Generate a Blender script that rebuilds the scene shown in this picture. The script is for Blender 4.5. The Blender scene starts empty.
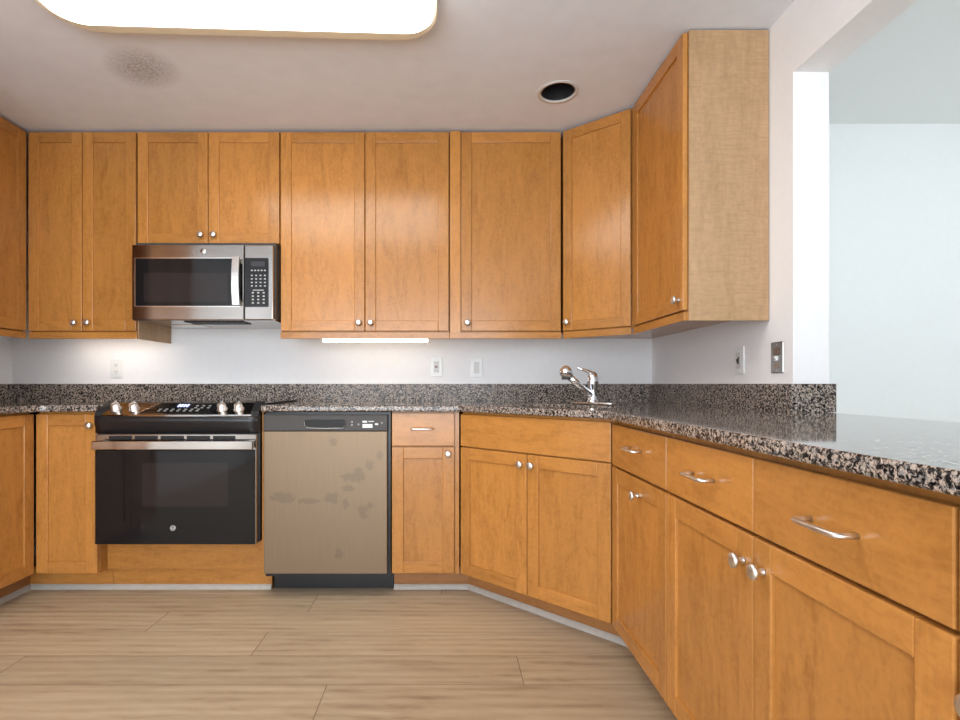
import bpy, bmesh, math, random
from mathutils import Vector, Matrix
random.seed(7)
PI = math.pi
scene = bpy.context.scene
COL = scene.collection

# ------------------------------------------------------------------ camera, world, lights, exposure
CAM_H = 1.015
cam_d = bpy.data.cameras.new('camera'); cam = bpy.data.objects.new('camera', cam_d); COL.objects.link(cam)
cam.location = (0, 0, CAM_H); cam.rotation_euler = (PI/2, 0, 0)
cam_d.sensor_width = 36; cam_d.lens = 519/960*36
cam_d.shift_x = (480-447)/960; cam_d.shift_y = (384-360)/960
cam_d.clip_start = 0.05
scene.camera = cam

w = bpy.data.worlds.new('world'); scene.world = w; w.use_nodes = True
WORLD_STRENGTH = 3.2
w.node_tree.nodes['Background'].inputs[0].default_value = (0.84, 0.92, 1.0, 1)
w.node_tree.nodes['Background'].inputs[1].default_value = WORLD_STRENGTH
LENS_EMISSION = 5.0
STRIP_EMISSION = 7.0

# added fill light behind the camera, tilted up to brighten the ceiling
wl = bpy.data.lights.new('rear_fill_light', 'AREA'); wl.shape = 'RECTANGLE'; wl.size = 3.0; wl.size_y = 2.0
wl.energy = 68; wl.color = (0.84, 0.93, 1.0)
wo = bpy.data.objects.new('rear_fill_light', wl); COL.objects.link(wo)
wo.location = (-0.65, -2.32, 1.15); wo.rotation_euler = (PI/2 + math.radians(22), 0, 0)

vs = scene.view_settings
vs.view_transform = 'Standard'; vs.look = 'None'; vs.gamma = 1; vs.use_curve_mapping = False
vs.exposure = 0.25

# ------------------------------------------------------------------ node helpers
def new_mat(name):
    m = bpy.data.materials.new(name); m.use_nodes = True
    nt = m.node_tree; b = nt.nodes['Principled BSDF']
    return m, nt, b

class NT:
    def __init__(s, nt): s.nt = nt
    def n(s, t, **kw):
        x = s.nt.nodes.new(t)
        for k, v in kw.items(): setattr(x, k, v)
        return x
    def l(s, a, b): s.nt.links.new(a, b)
    def put(s, sock, v):
        if isinstance(v, bpy.types.NodeSocket): s.l(v, sock)
        else: sock.default_value = v
    def math(s, op, a, b=0.0, c=None):
        x = s.n('ShaderNodeMath', operation=op)
        s.put(x.inputs[0], a); s.put(x.inputs[1], b)
        if c is not None: s.put(x.inputs[2], c)
        return x.outputs[0]
    def vmath(s, op, a, b=(0,0,0)):
        x = s.n('ShaderNodeVectorMath', operation=op)
        s.put(x.inputs[0], a); s.put(x.inputs[1], b)
        return x
    def noise(s, vec, scale, detail=4, rough=0.5, dist=0.0):
        x = s.n('ShaderNodeTexNoise')
        s.l(vec, x.inputs['Vector']); x.inputs['Scale'].default_value = scale
        x.inputs['Detail'].default_value = detail; x.inputs['Roughness'].default_value = rough
        x.inputs['Distortion'].default_value = dist
        return x.outputs[0]
    def ramp(s, fac, stops, interp='LINEAR'):
        x = s.n('ShaderNodeValToRGB'); cr = x.color_ramp; cr.interpolation = interp
        while len(cr.elements) < len(stops): cr.elements.new(0.5)
        for e, (p, c) in zip(cr.elements, stops):
            e.position = p; e.color = (*c, 1)
        s.l(fac, x.inputs[0]); return x.outputs[0]
    def mix(s, fac, a, b, blend='MIX'):
        x = s.n('ShaderNodeMix', data_type='RGBA', blend_type=blend)
        s.put(x.inputs[0], fac)
        for i, v in ((6, a), (7, b)):
            if isinstance(v, bpy.types.NodeSocket): s.l(v, x.inputs[i])
            else: x.inputs[i].default_value = (*v, 1)
        return x.outputs[2]
    def obj(s): return s.n('ShaderNodeTexCoord').outputs['Object']
    def xyz(s, v):
        x = s.n('ShaderNodeSeparateXYZ'); s.l(v, x.inputs[0]); return x.outputs
    def bump(s, b, h, strength, dist=0.01):
        x = s.n('ShaderNodeBump'); x.inputs['Strength'].default_value = strength
        x.inputs['Distance'].default_value = dist
        s.l(h, x.inputs['Height']); s.l(x.outputs[0], b.inputs['Normal'])

def lin(r, g, b):
    f = lambda c: (c/255/12.92) if c/255 <= 0.04045 else ((c/255+0.055)/1.055)**2.4
    return (f(r), f(g), f(b))

def plain(name, col, rough=0.5, metal=0.0, spec=0.5, noise=0.0):
    m, nt, b = new_mat(name); t = NT(nt)
    if noise:
        v = t.obj(); f = t.noise(v, 40, 3)
        dark = tuple(c*(1-noise) for c in col); light = tuple(min(1, c*(1+noise)) for c in col)
        t.l(t.ramp(f, [(0.3, dark), (0.7, light)]), b.inputs['Base Color'])
    else:
        b.inputs['Base Color'].default_value = (*col, 1)
    b.inputs['Roughness'].default_value = rough; b.inputs['Metallic'].default_value = metal
    b.inputs['Specular IOR Level'].default_value = spec
    return m

def emit(name, col, strength):
    m, nt, b = new_mat(name)
    b.inputs['Base Color'].default_value = (*col, 1)
    b.inputs['Emission Color'].default_value = (*col, 1)
    b.inputs['Emission Strength'].default_value = strength
    return m

def wood(name, base, axis='z', contrast=1.05, rough=0.2, weave=0.0):
    m, nt, b = new_mat(name); t = NT(nt)
    rnd = t.n('ShaderNodeObjectInfo').outputs['Random']
    pa = t.n('ShaderNodeAttribute'); pa.attribute_name = 'piece'
    rnd = t.math('FRACT', t.math('ADD', rnd, pa.outputs['Fac']))
    off = t.math('MULTIPLY', rnd, 31.0)
    v = t.vmath('ADD', t.obj(), (0, 0, 0)); t.l(off, v.inputs[1]); v = v.outputs[0]
    mp = t.n('ShaderNodeMapping'); t.l(v, mp.inputs[0])
    st = {'z': (1, 1, 0.22), 'x': (0.22, 1, 1)}[axis]
    mp.inputs['Scale'].default_value = st
    g = mp.outputs[0]
    mott = t.noise(g, 15, 4, 0.6, 1.0)            # cloudy maple figure
    fine = t.noise(g, 75, 4, 0.6, 0.3)            # fibre streaks
    curl = t.noise(v, 38, 3, 0.6, 1.5)            # curl across the grain
    s1 = t.math('MULTIPLY_ADD', mott, 0.45, t.math('MULTIPLY', fine, 0.28))
    s2 = t.math('ADD', s1, t.math('MULTIPLY', curl, 0.30))
    k = 0.24*contrast
    dark = tuple(c*(1-k)*f for c, f in zip(base, (1, .95, .88)))
    light = tuple(c*(1+k*0.8) for c in base)
    colr = t.ramp(s2, [(0.36, dark), (0.53, base), (0.74, light)])
    tone = t.math('MULTIPLY_ADD', rnd, 0.20, 0.89)
    cm = t.n('ShaderNodeCombineColor')
    for i in range(3): t.l(tone, cm.inputs[i])
    colr = t.mix(1.0, colr, cm.outputs[0], 'MULTIPLY')
    if weave:
        mp2 = t.n('ShaderNodeMapping'); t.l(v, mp2.inputs[0]); mp2.inputs['Scale'].default_value = (0.12, 0.12, 1)
        cr = t.noise(mp2.outputs[0], 130, 3, 0.6)
        colr = t.mix(t.math('MULTIPLY', t.ramp(cr, [(0.45, (0,0,0)), (0.7, (1,1,1))]), weave), colr, tuple(c*0.72 for c in base))
    t.l(colr, b.inputs['Base Color'])
    b.inputs['Roughness'].default_value = rough
    b.inputs['Specular IOR Level'].default_value = 0.45
    t.bump(b, fine, 0.05, 0.002)
    return m

MAPLE = lin(183, 125, 63)
W_V = wood('maple_vertical', MAPLE, 'z')
W_H = wood('maple_horizontal', MAPLE, 'x')
W_END = wood('maple_end_panel', lin(186, 150, 112), 'z', 0.8, 0.45, weave=0.5)
W_TOE = wood('maple_toe_board', lin(160, 110, 64), 'x', 0.9, 0.4)

def granite(name, rough=0.05, spec=0.4):
    m, nt, b = new_mat(name); t = NT(nt)
    v = t.obj()
    a = t.noise(v, 135, 3, 0.6, 0.8)
    c = t.noise(t.vmath('ADD', v, (3.1, 7.7, 1.3)).outputs[0], 108, 3, 0.6, 0.8)
    e = t.noise(t.vmath('ADD', v, (9.1, 2.7, 5.3)).outputs[0], 210, 2, 0.5)
    light = t.ramp(c, [(0.0, lin(146, 140, 136)), (0.44, lin(186, 170, 156)), (0.56, lin(170, 148, 134)), (0.64, lin(204, 198, 192))], 'CONSTANT')
    k = t.ramp(a, [(0.44, (0, 0, 0)), (0.50, (0.45, 0.45, 0.45)), (0.55, (1, 1, 1))])
    colr = t.mix(k, lin(22, 21, 24), light)
    colr = t.mix(t.ramp(e, [(0.36, (0.8, 0.85, 0.8)), (0.46, (0, 0, 0))]), colr, lin(48, 44, 44))
    t.l(colr, b.inputs['Base Color'])
    b.inputs['Roughness'].default_value = rough
    b.inputs['Specular IOR Level'].default_value = spec
    return m
GRANITE = granite('speckled_granite')

def steel(name, col, rough, axis='x'):
    m, nt, b = new_mat(name); t = NT(nt)
    mp = t.n('ShaderNodeMapping'); t.l(t.obj(), mp.inputs[0])
    mp.inputs['Scale'].default_value = (0.02, 1, 1) if axis == 'x' else (1, 1, 0.02)
    f = t.noise(mp.outputs[0], 500, 3, 0.6)
    t.l(t.ramp(f, [(0.3, tuple(c*0.9 for c in col)), (0.7, tuple(min(1, c*1.08) for c in col))]), b.inputs['Base Color'])
    b.inputs['Metallic'].default_value = 1; b.inputs['Roughness'].default_value = rough
    t.bump(b, f, 0.03, 0.001)
    return m
STEEL = steel('brushed_steel', (0.38, 0.355, 0.33), 0.13)
STEEL_BR = steel('bright_steel', (0.78, 0.76, 0.73), 0.2)
NICKEL = plain('satin_nickel', (0.78, 0.77, 0.75), 0.34, 1.0)
CHROME = plain('chrome', (0.85, 0.87, 0.9), 0.06, 1.0)
BLACK = plain('black_enamel', (0.014, 0.014, 0.016), 0.28)
BLACK_GLASS = plain('black_glass', (0.010, 0.010, 0.011), 0.04, 0.0, 0.35)
WINDOW_GLASS = plain('dark_mesh_window', (0.022, 0.018, 0.018), 0.08, 0.0, 0.35)
CHARCOAL = plain('charcoal_plastic', (0.060, 0.054, 0.050), 0.4, 0.0, 0.25)
DARK = plain('dark_void', (0.008, 0.008, 0.009), 0.6)
WHITE_PL = plain('white_plastic', (0.80, 0.80, 0.79), 0.3)
OFFWHITE_PL = plain('ivory_plastic', (0.62, 0.60, 0.57), 0.35)
MARK = plain('pale_print', (0.75, 0.75, 0.73), 0.5)
GREY_MARK = plain('grey_print', (0.33, 0.33, 0.32), 0.5)
CAULK = plain('white_caulk', (0.82, 0.82, 0.80), 0.5)
TRIM_W = plain('painted_shoe_moulding', (0.46, 0.42, 0.37), 0.5, noise=0.06)
FRAME_SHADE = plain('cream_frame_and_shade_band', (0.66, 0.58, 0.44), 0.5)
LENS = emit('acrylic_lens', (1.0, 0.97, 0.92), LENS_EMISSION)
STRIP = emit('lit_tube', (1.0, 0.90, 0.72), STRIP_EMISSION)
CLOCK = emit('clock_digits', (0.45, 0.5, 1.0), 1.3)
WALL = plain('wall_paint', lin(240, 238, 238), 0.75, noise=0.012)
DINING = plain('dining_paint', lin(240, 243, 242), 0.75, noise=0.008)

def ceiling_mat():
    m, nt, b = new_mat('ceiling_paint'); t = NT(nt)
    v = t.obj(); x, y, z = t.xyz(v)
    base = t.ramp(t.noise(v, 12, 4), [(0.3, lin(228, 232, 240)), (0.7, lin(233, 237, 245))])
    # mildew patch left by a leak
    a = 0.62
    dx = t.math('SUBTRACT', x, -1.30); dy = t.math('SUBTRACT', y, 2.215)
    u = t.math('ADD', t.math('MULTIPLY', dx, math.cos(a)), t.math('MULTIPLY', dy, -math.sin(a)))
    q = t.math('ADD', t.math('MULTIPLY', dx, math.sin(a)), t.math('MULTIPLY', dy, math.cos(a)))
    r2 = t.math('ADD', t.math('POWER', t.math('ABSOLUTE', t.math('DIVIDE', u, 0.19)), 2.0), t.math('POWER', t.math('ABSOLUTE', t.math('DIVIDE', q, 0.15)), 2.0))
    fall = t.math('POWER', t.math('MAXIMUM', t.math('SUBTRACT', 1.0, r2), 0.0), 1.3)
    sp = t.noise(v, 95, 4, 0.75)
    f = t.math('MULTIPLY', fall, t.ramp(sp, [(0.36, (0.16,)*3), (0.70, (0.85,)*3)]))
    t.l(t.mix(f, base, lin(112, 94, 80)), b.inputs['Base Color'])
    b.inputs['Roughness'].default_value = 0.8
    return m
CEIL = ceiling_mat()

def dishwasher_mat(origin_px=327.5):
    m, nt, b = new_mat('smudged_dishwasher_steel'); t = NT(nt)
    v = t.obj(); x, y, z = t.xyz(v)
    wob = t.noise(v, 45, 3, 0.6)
    tot = None
    S = 212.7
    for px, py, rx, ry in [(279, 497, 9, 4.5), (287, 499, 8, 6), (309, 501, 12, 2.8), (331.7, 497.7, 8, 5.5), (350, 477.5, 10, 4),
                           (359, 475, 6, 7.5), (370, 465, 4, 5.5), (380, 455, 3, 5), (363, 511, 5.5, 6.5), (346, 504, 3, 5), (348.5, 488.6, 7, 3), (339, 554, 3.5, 6), (333, 442, 4, 4), (370, 505, 3, 3)]:
        cx = (px-origin_px)/S; cz = CAM_H-(py-384)/S
        dx = t.math('DIVIDE', t.math('SUBTRACT', x, cx), rx/S); dz = t.math('DIVIDE', t.math('SUBTRACT', z, cz), ry/S)
        r = t.math('SQRT', t.math('ADD', t.math('MULTIPLY', dx, dx), t.math('MULTIPLY', dz, dz)))
        r = t.math('ADD', r, t.math('MULTIPLY', t.math('SUBTRACT', wob, 0.5), 2.2))
        k = t.n('ShaderNodeMapRange'); k.interpolation_type = 'SMOOTHSTEP'
        t.l(r, k.inputs[0]); k.inputs[1].default_value = 1.1; k.inputs[2].default_value = 0.85
        k.inputs[3].default_value = 0; k.inputs[4].default_value = 1
        tot = k.outputs[0] if tot is None else t.math('MAXIMUM', tot, k.outputs[0])
    mp = t.n('ShaderNodeMapping'); t.l(v, mp.inputs[0]); mp.inputs['Scale'].default_value = (1, 1, 0.02)
    f = t.noise(mp.outputs[0], 300, 3, 0.6)
    base = t.ramp(f, [(0.3, lin(126, 106, 85)), (0.7, lin(133, 113, 91))])
    t.l(t.mix(t.math('MULTIPLY', tot, 0.6), base, lin(108, 94, 78)), b.inputs['Base Color'])
    b.inputs['Metallic'].default_value = 0.55; b.inputs['Roughness'].default_value = 0.42
    return m
DW_STEEL = dishwasher_mat()

def floor_mat():
    m, nt, b = new_mat('oak_vinyl_plank'); t = NT(nt)
    at = t.n('ShaderNodeAttribute'); at.attribute_name = 'rnd'
    rnd = at.outputs['Fac']
    off = t.math('MULTIPLY', rnd, 43.0)
    v = t.vmath('ADD', t.obj(), (0,0,0)); t.l(off, v.inputs[1]); v = v.outputs[0]
    mp = t.n('ShaderNodeMapping'); t.l(v, mp.inputs[0]); mp.inputs['Scale'].default_value = (0.16, 1, 1)
    g = mp.outputs[0]
    a = t.noise(g, 9, 4, 0.6, 1.6)
    c = t.noise(g, 60, 5, 0.65, 0.4)
    wv = t.n('ShaderNodeTexWave', wave_type='BANDS', bands_direction='Y'); t.l(g, wv.inputs['Vector'])
    wv.inputs['Scale'].default_value = 7; wv.inputs['Distortion'].default_value = 5; wv.inputs['Detail'].default_value = 3; wv.inputs['Detail Scale'].default_value = 1.2
    s = t.math('ADD', t.math('MULTIPLY', a, 0.58), t.math('ADD', t.math('MULTIPLY', c, 0.30), t.math('MULTIPLY', wv.outputs['Fac'], 0.13)))
    colr = t.ramp(s, [(0.28, lin(136, 113, 90)), (0.43, lin(172, 150, 122)), (0.60, lin(184, 164, 136)), (0.78, lin(198, 180, 152))])
    tone = t.math('MULTIPLY_ADD', rnd, 0.20, 0.89)
    cm = t.n('ShaderNodeCombineColor')
    for i in range(3): t.l(tone, cm.inputs[i])
    t.l(t.mix(1.0, colr, cm.outputs[0], 'MULTIPLY'), b.inputs['Base Color'])
    b.inputs['Roughness'].default_value = 0.42
    t.bump(b, c, 0.08, 0.002)
    return m
FLOOR = floor_mat()

# ------------------------------------------------------------------ mesh helpers
class MB:
    def __init__(s): s.bm = bmesh.new(); s.pc = s.bm.faces.layers.float.new('piece')
    def box(s, x0, x1, y0, y1, z0, z1, bev=0.0, mat=0, seg=2):
        bm = s.bm
        vs_ = [bm.verts.new((x, y, z)) for x in (x0, x1) for y in (y0, y1) for z in (z0, z1)]
        q = [(0,1,3,2), (4,6,7,5), (0,4,5,1), (2,3,7,6), (0,2,6,4), (1,5,7,3)]
        fs = [bm.faces.new([vs_[i] for i in f]) for f in q]
        for f in fs: f.material_index = mat
        if bev > 0:
            es = list({e for f in fs for e in f.edges})
            r = bmesh.ops.bevel(bm, geom=es, offset=bev, segments=seg, profile=0.5, affect='EDGES', clamp_overlap=True)
            for f in r['faces']: f.material_index = mat
        val = random.random()
        for f in bm.faces:
            if f[s.pc] == 0.0: f[s.pc] = val
        return s
    def hexa(s, pts, mat=0, bev=0.0):
        """pts: bottom 4 (ccw from above) then top 4"""
        bm = s.bm; v = [bm.verts.new(p) for p in pts]
        q = [(3,2,1,0), (4,5,6,7), (0,1,5,4), (1,2,6,5), (2,3,7,6), (3,0,4,7)]
        fs = [bm.faces.new([v[i] for i in f]) for f in q]
        for f in fs: f.material_index = mat
        if bev:
            es = list({e for f in fs for e in f.edges})
            r = bmesh.ops.bevel(bm, geom=es, offset=bev, segments=2, profile=0.5, affect='EDGES')
            for f in r['faces']: f.material_index = mat
        return s
    def prism(s, poly, a0, a1, axis='z', mat=0, holes=(), bev=0.0):
        """poly in the plane across axis; axis z: (x,y), axis y: (x,z), axis x: (y,z)"""
        bm = s.bm
        def P(p, a):
            return {'z': (p[0], p[1], a), 'y': (p[0], a, p[1]), 'x': (a, p[0], p[1])}[axis]
        allf = []
        loops = [list(poly)] + [list(h) for h in holes]
        caps = []
        for a in (a0, a1):
            rings = [[bm.verts.new(P(p, a)) for p in lp] for lp in loops]; caps.append(rings)
            if not holes: allf.append(bm.faces.new(rings[0]))
            else:
                es = []
                for r in rings:
                    for i in range(len(r)): es.append(bm.edges.new((r[i], r[(i+1) % len(r)])))
                g = bmesh.ops.triangle_fill(bm, use_beauty=True, use_dissolve=False, edges=es)
                allf += [f for f in g['geom'] if isinstance(f, bmesh.types.BMFace)]
        for ra, rb in zip(*caps):
            n = len(ra)
            for i in range(n):
                allf.append(bm.faces.new((ra[i], ra[(i+1) % n], rb[(i+1) % n], rb[i])))
        bmesh.ops.recalc_face_normals(bm, faces=allf)
        for f in allf: f.material_index = mat
        if bev and not holes:
            es = [e for f in allf[:2] for e in f.edges]
            r = bmesh.ops.bevel(bm, geom=es, offset=bev, segments=3, profile=0.5, affect='EDGES')
            for f in r['faces']: f.material_index = mat; f.smooth = True
        return s
    def lathe(s, prof, origin, axis, n=24, mat=0, cap=True):
        """prof: list of (r, h) along axis"""
        bm = s.bm; ax = Vector(axis).normalized(); o = Vector(origin)
        u = ax.orthogonal().normalized(); v = ax.cross(u)
        rings = []
        for r, h in prof:
            rings.append([bm.verts.new(o + ax*h + (u*math.cos(2*PI*i/n) + v*math.sin(2*PI*i/n))*max(r, 1e-5)) for i in range(n)])
        fs = []
        for a, b in zip(rings, rings[1:]):
            for i in range(n):
                f = bm.faces.new((a[i], a[(i+1) % n], b[(i+1) % n], b[i])); f.smooth = True; fs.append(f)
        if cap:
            fs.append(bm.faces.new(rings[0][::-1])); fs.append(bm.faces.new(rings[-1]))
        bmesh.ops.recalc_face_normals(bm, faces=fs)
        for f in fs: f.material_index = mat
        return s
    def tube(s, pts, rad, n=12, mat=0):
        bm = s.bm; P = [Vector(p) for p in pts]
        R = rad if isinstance(rad, (list, tuple)) else [rad]*len(P)
        rings = []; up = None
        for i, p in enumerate(P):
            d = (P[min(i+1, len(P)-1)] - P[max(i-1, 0)]).normalized()
            if up is None: up = d.orthogonal().normalized()
            u = (up - d*up.dot(d)).normalized(); up = u; v = d.cross(u)
            rings.append([bm.verts.new(p + (u*math.cos(2*PI*k/n) + v*math.sin(2*PI*k/n))*R[i]) for k in range(n)])
        fs = []
        for a, b in zip(rings, rings[1:]):
            for k in range(n):
                f = bm.faces.new((a[k], a[(k+1) % n], b[(k+1) % n], b[k])); f.smooth = True; fs.append(f)
        fs.append(bm.faces.new(rings[0][::-1])); fs.append(bm.faces.new(rings[-1]))
        bmesh.ops.recalc_face_normals(bm, faces=fs)
        for f in fs: f.material_index = mat
        return s
    def build(s, name, mats, parent=None, label=None, loc=None):
        me = bpy.data.meshes.new(name); s.bm.to_mesh(me); s.bm.free()
        for m in (mats if isinstance(mats, (list, tuple)) else [mats]): me.materials.append(m)
        o = bpy.data.objects.new(name, me); COL.objects.link(o)
        if parent is not None: o.parent = parent
        if loc: o.location = loc
        if label: o['label'] = label
        return o

def thing(name, label, cat, loc=(0,0,0), rot=0, group=None):
    o = bpy.data.objects.new(name, None); COL.objects.link(o)
    o.empty_display_size = 0.1
    o.location = loc; o.rotation_euler = (0, 0, rot)
    o['label'] = label; o['category'] = cat
    if group: o['group'] = group
    return o
def struct(o, label=None):
    o['kind'] = 'structure'
    if label: o['label'] = label
    return o

def text_mesh(name, body, size, mat, parent, loc, rot=(PI/2, 0, 0), depth=0.0004, shear=0.0):
    c = bpy.data.curves.new(name, 'FONT'); c.body = body; c.size = size; c.extrude = depth
    c.align_x = 'CENTER'; c.align_y = 'CENTER'; c.shear = shear
    tmp = bpy.data.objects.new('tmp', c); COL.objects.link(tmp)
    dg = bpy.context.evaluated_depsgraph_get(); dg.update()
    me = bpy.data.meshes.new_from_object(tmp.evaluated_get(dg)); me.name = name
    bpy.data.objects.remove(tmp); bpy.data.curves.remove(c)
    me.materials.clear(); me.materials.append(mat)
    o = bpy.data.objects.new(name, me); COL.objects.link(o); o.parent = parent
    o.location = loc; o.rotation_euler = rot
    return o

def rounded_rect(x0, x1, y0, y1, r, n=6):
    pts = []
    for cx, cy, a0 in ((x1-r, y0+r, -PI/2), (x1-r, y1-r, 0), (x0+r, y1-r, PI/2), (x0+r, y0+r, PI)):
        for i in range(n+1):
            a = a0 + PI/2*i/n; pts.append((cx+r*math.cos(a), cy+r*math.sin(a)))
    return pts

# ------------------------------------------------------------------ the setting
BACK = 3.09; LEFT = -2.587; RIGHT = 1.22; OUT = 1.347; CEILZ = 2.36; JAMB = 1.83; REAR = -2.4
# floor of planks with staggered joints
def make_floor():
    bm = bmesh.new(); lay = bm.faces.layers.float.new('rnd')
    rows_y = 2.311; pw = 0.1865; L = 1.83
    known = {0: -0.62, -1: -1.237, -2: -0.733, -3: 0.26, -4: -0.405}
    r0 = math.floor((REAR-rows_y)/pw)
    g = 0.0011
    for r in range(r0, 6):
        y0 = rows_y + r*pw; y1 = y0+pw
        j = known.get(r, random.uniform(-L, 0))
        x = j - 2*L
        while x < 5.2:
            a, b_ = x+g, x+L-g
            a = max(a, LEFT-0.15); b2 = min(b_, 5.2)
            if b2 - a > 0.01:
                v = [bm.verts.new(p) for p in ((a, y0+g, 0), (b2, y0+g, 0), (b2, y1-g, 0), (a, y1-g, 0))]
                f = bm.faces.new(v); f[lay] = random.random(); f.material_index = 0
            x += L
    v = [bm.verts.new(p) for p in ((LEFT-0.15, REAR-0.1, -0.002), (5.2, REAR-0.1, -0.002), (5.2, 3.4, -0.002), (LEFT-0.15, 3.4, -0.002))]
    f = bm.faces.new(v); f.material_index = 1
    v = [bm.verts.new(p) for p in ((LEFT-0.15, REAR-0.1, -0.06), (LEFT-0.15, 3.4, -0.06), (5.2, 3.4, -0.06), (5.2, REAR-0.1, -0.06))]
    f = bm.faces.new(v); f.material_index = 1
    me = bpy.data.meshes.new('floor'); bm.to_mesh(me); bm.free()
    me.materials.append(FLOOR); me.materials.append(plain('plank_groove', lin(96, 76, 60), 0.7))
    o = bpy.data.objects.new('floor', me); COL.objects.link(o); struct(o)
make_floor()

def wallbox(name, boxes, mat):
    m = MB()
    for b in boxes: m.box(*b)
    return struct(m.build(name, mat))
wallbox('wall_back', [(LEFT-0.15, OUT, BACK, BACK+0.12, 0, 2.6)], WALL)
wallbox('wall_left', [(LEFT-0.12, LEFT, REAR, BACK, 0, CEILZ)], WALL)
# right wall: full height to the jamb, header over the pass-through, half wall under the counter
wallbox('wall_right', [(RIGHT, OUT, JAMB, BACK, 0, CEILZ+0.2)], WALL)
wallbox('wall_header', [(RIGHT, OUT, REAR, JAMB, 2.115, CEILZ+0.2)], WALL)
wallbox('wall_half', [(RIGHT, OUT, REAR, JAMB, 0, 0.884)], WALL)
# ceiling with a hole for the recessed can
CAN = (0.511, 2.39)
hole = [(CAN[0]+0.078*math.cos(2*PI*i/32), CAN[1]+0.078*math.sin(2*PI*i/32)) for i in range(32)]
m = MB(); m.prism([(LEFT-0.12, REAR), (RIGHT, REAR), (RIGHT, BACK), (LEFT-0.12, BACK)], CEILZ, CEILZ+0.22, 'z', holes=[hole])
struct(m.build('ceiling', CEIL))
wallbox('wall_rear', [(LEFT-0.12, -2.2, REAR-0.12, REAR, 0, CEILZ+0.2), (0.9, OUT, REAR-0.12, REAR, 0, CEILZ+0.2), (-2.2, 0.9, REAR-0.12, REAR, 2.25, CEILZ+0.2)], WALL)
# dining room beyond the pass-through
DINE_Y = 3.16
wallbox('wall_dining', [(OUT, 4.6, DINE_Y, DINE_Y+0.12, 0, 2.72), (4.6, 4.72, 1.9, DINE_Y+0.12, 0, 2.72), (4.6, 4.72, REAR, 1.9, 0, 0.6), (4.6, 4.72, REAR, -0.9, 0.6, 2.72), (OUT, 4.72, REAR-0.12, REAR, 0, 2.72)], DINING)
wallbox('ceiling_dining', [(OUT, 5.2, REAR, DINE_Y, 2.6, 2.72)], DINING)

# shoe moulding along the toe boards
def moulding(name, path):
    m = MB(); bm = m.bm
    prof = [(0, 0), (0.016, 0), (0.016, 0.005), (0.010, 0.016), (0.003, 0.023), (0, 0.023)]
    rings = []
    for i, p in enumerate(path):
        p = Vector(p)
        d0 = (p-Vector(path[i-1])).normalized() if i else None
        d1 = (Vector(path[i+1])-p).normalized() if i < len(path)-1 else None
        if d0 is None: d0 = d1
        if d1 is None: d1 = d0
        n0 = Vector((d0.y, -d0.x)); n1 = Vector((d1.y, -d1.x))
        n = (n0+n1).normalized(); k = 1/max(0.3, n.dot(n0))
        rings.append([bm.verts.new((p.x+n.x*a*k, p.y+n.y*a*k, z+0.0005)) for a, z in prof])
    fs = []
    for a, b in zip(rings, rings[1:]):
        for i in range(len(prof)):
            fs.append(bm.faces.new((a[i], a[(i+1) % len(prof)], b[(i+1) % len(prof)], b[i])))
    fs.append(bm.faces.new(rings[0])); fs.append(bm.faces.new(rings[-1][::-1]))
    bmesh.ops.recalc_face_normals(bm, faces=fs)
    return struct(m.build(name, TRIM_W))
TOE = 0.115
BF = 2.46        # door plane of the back run
RF = 0.615       # door plane of the right run
LF = -1.953      # door plane of the left run
moulding('trim_1', [(LF-TOE, 1.9), (LF-TOE, BF+TOE), (-0.868, BF+TOE)])
dn = Vector((-0.6847, -0.7287))
dA = Vector((0.0616, 2.46)); dB = Vector((0.615, 1.94))
tA = dA - dn*TOE; tB = dB - dn*TOE
dd = (dB-dA).normalized()
def on_line_y(y): return tA + dd*((y-tA.y)/dd.y)
def on_line_x(x): return tA + dd*((x-tA.x)/dd.x)
pA = on_line_y(BF+TOE); pB = on_line_x(RF+TOE)
moulding('trim_2', [(-0.262, BF+TOE), (pA.x, pA.y), (pB.x, pB.y), (RF+TOE, 0.05)])

# ------------------------------------------------------------------ cabinet parts
FR = 0.055   # door frame width
DT = 0.019   # door thickness
def knob(parent, x, z, y=0.0):
    m = MB()
    m.lathe([(0.0085, 0.0), (0.0075, 0.003), (0.0068, 0.006), (0.0066, 0.013), (0.0085, 0.016), (0.0155, 0.019), (0.0165, 0.022), (0.0155, 0.0255), (0.011, 0.028), (0.004, 0.0292), (0.0002, 0.0295)], (x, y, z), (0, -1, 0), 24)
    return m.build('knob', NICKEL, parent)
def pull(parent, x, z, wd=0.102, y=0.0):
    m = MB(); h = wd/2; so = 0.033
    left = [(x-h, y, z), (x-h, y-so*0.5, z), (x-h, y-so+0.008, z), (x-h+0.0025, y-so+0.0025, z), (x-h+0.008, y-so, z)]
    right = [(2*x-p[0], p[1], p[2]) for p in left[::-1]]
    m.tube(left+[(x, y-so-0.001, z)]+right, 0.0048, 12)
    return m.build('handle', NICKEL, parent)
def door(parent, x0, x1, z0, z1, kn=None, name='door', fr=FR):
    m = MB(); bv = 0.0028
    m.box(x0, x0+fr, 0, DT, z0, z1, bv, 0); m.box(x1-fr, x1, 0, DT, z0, z1, bv, 0)
    m.box(x0+fr-0.0005, x1-fr+0.0005, 0.0003, DT, z1-fr, z1, bv, 1); m.box(x0+fr-0.0005, x1-fr+0.0005, 0.0003, DT, z0, z0+fr, bv, 1)
    d = m.build(name, [W_V, W_H], parent)
    m = MB(); m.box(x0+fr-0.004, x1-fr+0.004, 0.008, DT-0.003, z0+fr-0.004, z1-fr+0.004)
    m.build('panel', W_V, d)
    if kn: knob(d, *kn)
    return d
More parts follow.
